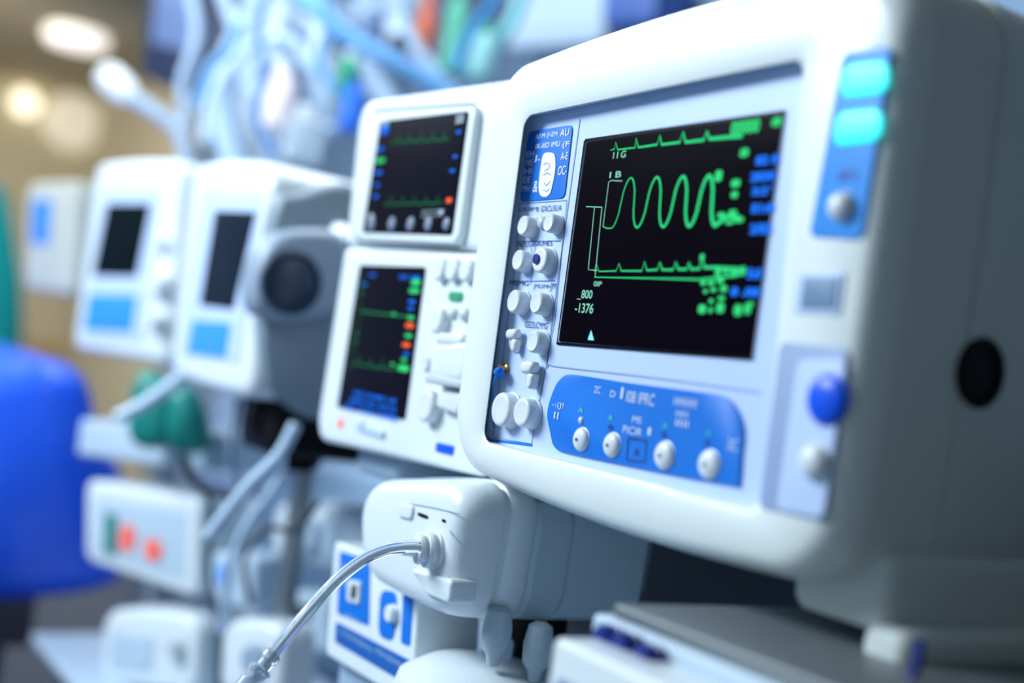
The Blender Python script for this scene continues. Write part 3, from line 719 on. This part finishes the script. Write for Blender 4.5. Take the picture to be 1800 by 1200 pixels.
knob('round_face', fr, e, 628, 955, 56, .03, LBG, 0)
e, fr = fthing('transformer_box', [(500, 1035), (582, 1050), (576, 1150), (492, 1130)], 2.2, .12, 24, LBG, 'pale grey transformer box standing on the cart', 'medical device', .014, .01)
rprism('dark_grille', fr.Q([(508, 1058), (546, 1066), (542, 1094), (506, 1086)], -.001), -.003, .002, .003, .001, DGREY, fr, e)
lc = thing('equipment_cart', FW, 'pale equipment cart carrying the two smaller monitors', 'cart')
box('shelf', -2.7, -1.62, .0, .5, z1-.02, z1, .006, LBG, FW, lc)
for x in (-2.66, -1.68):
    for y in (.06, .46): box('leg', x-.015, x+.015, y-.015, y+.015, 0, z1-.02, .003, METAL, FW, lc)
o, _ = fbox('ventilator_cabinet', [(470, 800), (760, 850), (740, 1260), (440, 1200)], 2.6, .3, 20, mat('cabinet_blue', (140, 166, 192), .5), .03, .02, 'pale blue ventilator cabinet standing behind the monitors', 'cabinet')
o, _ = fbox('ventilator_cabinet', [(340, 820), (480, 850), (450, 1240), (330, 1200)], 3.0, .3, 20, mat('cabinet_grey', (104, 124, 148), .5), .03, .02, 'grey-blue equipment cabinet behind the cart', 'cabinet')

# ================================================================== BED
bd = thing('hospital_bed', FW, 'bright blue vinyl padded treatment bed with raised backrest', 'bed')
X = -2.8
S = lambda px, py: FW.hit(px, py, 'x', X)
prism('mattress', [S(-260, 660), S(-120, 645), S(0, 640), S(70, 632), S(130, 644), S(158, 680), S(170, 740), S(196, 800), S(224, 850), S(230, 940), S(222, 1000), S(195, 1030), S(120, 1048), S(-60, 1062), S(-260, 1075)], (-1, 0, 0), [(-.07, .76), (-.055, .85), (-.03, .93), (.0, .98), (.05, 1), (1.4, 1), (1.5, .95)], BED, FW, bd, sm=6)
p = S(0, 1060)
box('bed_frame', X-1.5, X-.02, -.75, .03, p.z-.10, p.z+.02, .01, mat('bed_frame_brown', (96, 82, 88), .5), FW, bd)
for x in (X-1.4, X-.1):
    for y in (-.68, -.03): box('leg', x-.02, x+.02, y-.02, y+.02, 0, p.z-.08, .004, DGREY, FW, bd)
XG = -4.75
rings = []
for k in range(16):
    t = k/15; py = 330+380*t
    ep = 4+36*math.sin(math.pi*min(1, .02+t*.85))**.9
    c0 = FW.hit(ep, py, 'x', XG)
    ring = []
    for j in range(40):
        a = 2*math.pi*j/40; f = 1+.05*math.sin(7*a+t*2)
        ring.append(Vector((XG+.13*math.cos(a)*f, c0.y-.26+.26*math.sin(a)*f, c0.z)))
    rings.append(ring)
gw = thing('surgical_gown', FW, 'teal green surgical gown hanging on a metal stand', 'gown')
loft('gown_fabric', rings, TEAL, FW, gw)
g0 = rings[0][0]; gy = rings[0][0].y
tube('hanger_pole', [Vector((XG, gy, 0)), Vector((XG, gy, 1.0)), Vector((XG, gy, g0.z+.15))], .012, METAL, FW, gw)

# ================================================================== ROOM
XE, XW2, YB, YN, ZC = -9.2, 1.6, 1.5, -3.2, 2.78
def slab(name, x0, x1, y0, y1, z0, z1, m):
    V = [Vector((x, y, z)) for x in (x0, x1) for y in (y0, y1) for z in (z0, z1)]
    F = [(0, 1, 3, 2), (4, 6, 7, 5), (0, 4, 5, 1), (2, 3, 7, 6), (0, 2, 6, 4), (1, 5, 7, 3)]
    o = mk(name, V, F, m); o['kind'] = 'structure'; return o
BEIGE = mat('beige_wall', (208, 198, 170), .7, var=.06)
slab('floor', XE, XW2, YN, YB, -.1, 0, mat('vinyl_floor', (80, 98, 128), .35, var=.1))
slab('ceiling', XE, XW2, YN, YB, ZC, ZC+.1, mat('ceiling_paint', (178, 166, 142), .8))
slab('wall_end', XE-.1, XE, YN, YB, -.1, ZC+.1, BEIGE)
slab('wall_rear', XE, -6.9, YB-.02, YB+.1, -.1, ZC+.1, BEIGE)
slab('wall_back', -6.9, XW2, YB, YB+.1, -.1, ZC+.1, mat('bluegrey_wall', (128, 154, 184), .7, var=.08))
slab('wall_right', XW2, XW2+.1, YN, YB, -.1, ZC+.1, mat('grey_wall', (110, 118, 118), .7, var=.05))
slab('trim_1', XE, XE+.06, YN, YB-.02, .9, 1.02, mat('trim_wood', (186, 160, 118), .5))
slab('baseboard_end', XE, XE+.03, YN, YB-.02, 0, .12, mat('trim_grey', (130, 130, 130), .5))

WARM = mat('warm_lamp', (255, 240, 205), emit=(255, 246, 222), es=1.6)
COOL = mat('cool_lamp', (255, 255, 255), emit=(255, 248, 240), es=1.2)
p = FW.hit(45, 180, 'x', XE+.06)
o = lathe('wall_lamp', [(.02, -.06), (.06, -.05), (.09, .0), (.075, .06), (.04, .09), (0, .1)], p, (1, 0, 0), WARM); tag(o, 'round warm glowing lamp on the beige wall', 'lamp')
p = FW.hit(135, 66, 'z', ZC-.03)
o = lathe('ceiling_lamp', [(.15, .03), (.17, .0), (.15, -.04), (0, -.06)], p, (0, 0, 1), COOL); tag(o, 'round white lamp recessed in the ceiling', 'lamp')
p = FW.hit(130, 215, 'x', XE+.06)
o = lathe('wall_lamp', [(.05, -.06), (.2, -.04), (.2, 0), (.1, .03), (0, .03)], p, (1, 0, 0), mat('soft_lamp', (240, 234, 214), emit=(245, 238, 218), es=.35)); tag(o, 'wide soft wall lamp on the beige wall', 'lamp')

# ================================================================== UPPER BACKGROUND
e, fr = fthing('ceiling_monitor', [(262, -60), (404, -60), (388, 195), (246, 130)], 3.4, .1, 35, mat('navy_grey_plastic', (34, 46, 76), .4), 'dark navy monitor hanging from the ceiling', 'monitor', .02, .01)
rprism('screen', fr.Q([(278, -40), (350, -40), (330, 90), (266, 75)], -.004), -.005, 0, .006, .001, mat('bluish_screen', (100, 120, 160), .3, emit=(90, 110, 150), es=.4), fr, e)
box('ceiling_bracket', -.03, .03, .04, .1, .1, ZC-fr.M.translation.z, .005, DGREY, fr, e)
el = thing('examination_lamp', FW, 'white examination lamp head on a curved white arm', 'lamp')
a = W(180, 125, 3.2); b = W(232, 172, 3.2)
lathe('lamp_head', [(0, -.01), (.025, 0), (.038, .02), (.038, .07), (.026, (b-a).length)], a, b-a, mat('lamp_white_gloss', (240, 244, 246), .2, emit=(255, 255, 255), es=.2), FW, el)
tube('lamp_arm', [W(228, 168, 3.2), W(270, 195, 3.2), (W(310, 225, 3.2)), W(325, 270, 3.2), W(325, 330, 3.2), W(318, 700, 3.2)], .020, LBG, FW, el)
HG = 'breathing hoses on the ceiling boom'
T('breathing_hose', [(470, -60, 3), (440, 30, 3), (405, 110, 2.95), (393, 200, 2.95), (410, 275, 2.95), (430, 330, 2.95)], .030, HOSE, 'thick pale blue corrugated hose hanging from the boom', corr=.12, group=HG)
T('breathing_hose', [(500, -30, 3), (560, 20, 2.9), (620, 70, 2.9), (700, 110, 2.9), (770, 150, 2.9), (830, 200, 2.9)], .020, HOSEB, 'light blue corrugated hose curving down', corr=.12, group=HG)
T('breathing_hose', [(360, 250, 2.8), (375, 170, 2.8), (430, 90, 2.8), (500, 70, 2.8), (540, 120, 2.8), (560, 260, 2.8)], .013, HOSE, 'pale corrugated hose looping over the boom', corr=.12, group=HG)
T('breathing_hose', [(890, -30, 2.8), (855, 20, 2.8), (825, 60, 2.8), (800, 120, 2.8)], .010, mat('bright_blue_hose', (50, 145, 215), .4), 'thin bright blue hose hanging near the bottles', group=HG)
T('breathing_hose', [(640, -30, 3.2), (660, 60, 3.2), (650, 130, 3.2), (700, 200, 3.2)], .028, HOSE, 'thick pale hose hanging behind the monitors', corr=.12, group=HG)
T('breathing_hose', [(930, -40, 3.0), (900, 40, 3.0), (860, 90, 3.0), (800, 130, 3.0)], .016, mat('teal_hose', (110, 180, 188), .4), 'pale teal hose hanging behind the monitors', corr=.1, group=HG)
T('breathing_hose', [(330, -30, 3.1), (345, 60, 3.1), (320, 150, 3.1), (330, 220, 3.1)], .013, HOSE, 'thin pale hose beside the dark monitor', group=HG)
T('breathing_hose', [(420, 40, 2.7), (400, 90, 2.7), (370, 120, 2.7), (345, 190, 2.7)], .012, HOSEB, 'thin light blue hose beside the dark monitor', group=HG)
T('breathing_hose', [(700, -30, 3.0), (720, 60, 3.0), (760, 120, 3.0), (800, 160, 3.0)], .015, HOSE, 'pale hose running down behind the orange cylinder', group=HG)
T('breathing_hose', [(560, -40, 2.7), (575, 40, 2.7), (560, 110, 2.7), (590, 160, 2.7)], .010, HOSEB, 'thin light blue hose hanging by the bottles', group=HG)
T('breathing_hose', [(480, -40, 2.6), (455, 60, 2.6), (470, 130, 2.6), (450, 200, 2.6), (480, 270, 2.6)], .008, mat('deep_blue_hose', (80, 130, 196), .4), 'thin deep blue cable hanging by the bottles', group=HG)
T('breathing_hose', [(380, -40, 2.9), (415, 60, 2.9), (440, 150, 2.9), (500, 210, 2.9), (590, 230, 2.9)], .014, HOSE, 'pale hose draped low across the boom', corr=.1, group=HG)
def bottle(px, py, t, r, hh, m, capm, lab):
    p = W(px, py, t); e = thing('suction_bottle', Frame(p), lab, 'bottle')
    lathe('bottle_body', [(0, -hh/2), (r*.9, -hh/2), (r, -hh/2+.01), (r, hh*.25), (r*.5, hh*.4), (r*.4, hh*.45)], (0, 0, 0), (0, 0, 1), m, None, e)
    lathe('cap', [(r*.55, hh*.42), (r*.55, hh*.6), (r*.3, hh*.62), (0, hh*.62)], (0, 0, 0), (0, 0, 1), capm, None, e)
bottle(492, 170, 2.75, .034, .14, mat('milky_plastic', (228, 214, 216), .3), WHITE2, 'milky suction bottle with white cap on the boom')
bottle(535, 240, 2.7, .042, .11, CLEARB, WHITE2, 'clear humidifier bottle on the boom')
bottle(612, 135, 2.9, .026, .10, mat('bright_green', (30, 165, 120), .4), WHITE2, 'green capped flow regulator behind the monitors')
bottle(620, 185, 2.8, .024, .12, mat('bright_blue', (20, 110, 225), .4), NAVY, 'bright blue gas hose coupling behind the monitors')
bottle(745, 65, 3.15, .030, .17, mat('orange_red', (205, 104, 74), .4), ORANGE, 'orange plastic cylinder on the rail')
bottle(800, 55, 3.0, .026, .2, mat('green_bottle', (90, 180, 150), .4), GREENP, 'green plastic bottle on the rail')
bottle(850, 95, 2.95, .03, .12, mat('teal_bottle', (140, 198, 200), .4), GREENP, 'pale teal bottle on the rail')
bottle(440, 190, 3.2, .05, .2, CLEARB, LBG, 'clear canister hanging on the boom')
bottle(570, 180, 3.15, .045, .2, mat('pale_bottle', (180, 202, 222), .35), LBG, 'pale blue canister hanging on the boom')
bottle(690, 150, 3.3, .05, .22, mat('pale_bottle2', (150, 180, 204), .35), DGREY, 'pale canister behind the monitors')
bottle(655, 55, 3.0, .028, .12, mat('slate_bottle', (84, 112, 150), .35), LBG, 'slate blue bottle hanging on the boom')
bottle(520, 80, 3.1, .034, .13, mat('slate_bottle2', (120, 150, 182), .35), WHITE2, 'grey-blue bottle hanging on the boom')
for px, py, t in ((560, 55, 3.3), (690, 40, 3.4), (470, 60, 3.35), (620, 20, 3.4)):
    fr = Frame(W(px, py, t), 40)
    o = rprism('iv_bag', [Vector((-.05, .09)), Vector((.05, .09)), Vector((.045, -.1)), Vector((-.045, -.1))], -.015, .015, .025, .014, mat('iv_plastic', (190, 210, 232), .25), fr)
    tag(o, 'pale translucent infusion bag hanging on the boom', 'infusion bag', 'hanging infusion bags')
bm_ = thing('ceiling_boom', FW, 'pale grey ceiling boom column with horizontal arm', 'boom')
p = W(500, 200, 3.5)
lathe('column', [(.07, 0), (.07, ZC-.6)], (p.x, p.y, .6), (0, 0, 1), mat('boom_grey', (160, 178, 198), .4), FW, bm_)
lathe('ceiling_flange', [(.16, 0), (.16, .05)], (p.x, p.y, ZC-.05), (0, 0, 1), LBG, FW, bm_)
box('arm', p.x-.3, p.x+2.2, p.y-.04, p.y+.04, W(700, 20, 3.4).z, W(700, 20, 3.4).z+.08, .01, LBG, FW, bm_)
lathe('column_base', [(.2, 0), (.2, .1), (.08, .14), (.08, .62)], (p.x, p.y, 0), (0, 0, 1), LBG, FW, bm_)
for quad, t, m, lab in (([(900, -60), (1075, -60), (1060, 75), (890, 90)], 3.6, LBG, 'pale grey wall cabinet behind the monitors'),
                     ([(1062, -60), (1160, -60), (1150, 40), (1056, 46)], 3.3, mat('wall_unit_blue', (50, 88, 160), .4), 'dark blue wall unit behind the monitors'),
                     ([(640, -60), (740, -60), (735, 20), (640, 30)], 3.8, GREY, 'grey-blue wall unit behind the hoses'),
                     ([(1165, -60), (1500, -60), (1480, 20), (1160, 24)], 3.8, GREY, 'blue-grey wall cabinet above the monitor')):
    o, fr = fbox('wall_cabinet', quad, t, .2, 20, m, .02, .012, lab, 'cabinet', group='wall cabinets behind the monitors')

# ================================================================== LIGHTS
def area(name, loc, sx, sy, e, col, tgt=None):
    l = bpy.data.lights.new(name, 'AREA'); l.shape = 'RECTANGLE'; l.size = sx; l.size_y = sy; l.energy = e; l.color = col
    o = bpy.data.objects.new(name, l); o.location = loc; scene.collection.objects.link(o)
    if tgt: o.rotation_euler = (Vector(tgt)-o.location).to_track_quat('-Z', 'Y').to_euler()
    return o
area('unseen_overhead_light', (-2.2, -1.7, 2.5), 1.3, .7, 96, (.78, .90, 1), (-1.1, 0, 1.15))  # key aimed at the devices; its fixture is unseen
area('unseen_overhead_light', (-4.6, -.8, 2.7), 2.5, 1.2, 46, (.78, .90, 1))
area('unseen_overhead_light', (-1.9, .5, 2.72), 1.4, .6, 24, (.84, .93, 1))
area('unseen_overhead_light', (-3.6, .5, 2.72), 1.4, .6, 18, (.78, .90, 1))  # added to brighten the background; no fixture seen
area('unseen_overhead_light', (-6.4, -.6, 2.6), 1.2, 1.4, 72, (1, .92, .78), (-9.0, .5, 1.2))  # added to brighten the beige end wall; fixture unseen
w = bpy.data.worlds.new('World'); scene.world = w; w.use_nodes = True
bg = w.node_tree.nodes['Background']; bg.inputs[0].default_value = (.52, .75, 1, 1); bg.inputs[1].default_value = .40

# ================================================================== CAMERA
cd = bpy.data.cameras.new('camera'); cam = bpy.data.objects.new('camera', cd)
scene.collection.objects.link(cam)
R = Matrix((CR, CU, -fwd)).transposed().to_4x4()
cam.matrix_world = Matrix.Translation(CAM) @ R
cd.sensor_width = 36; cd.lens = FPX/1800*36; cd.clip_start = .01
cd.dof.use_dof = True; cd.dof.focus_distance = 1.15; cd.dof.aperture_fstop = 1.4
scene.camera = cam
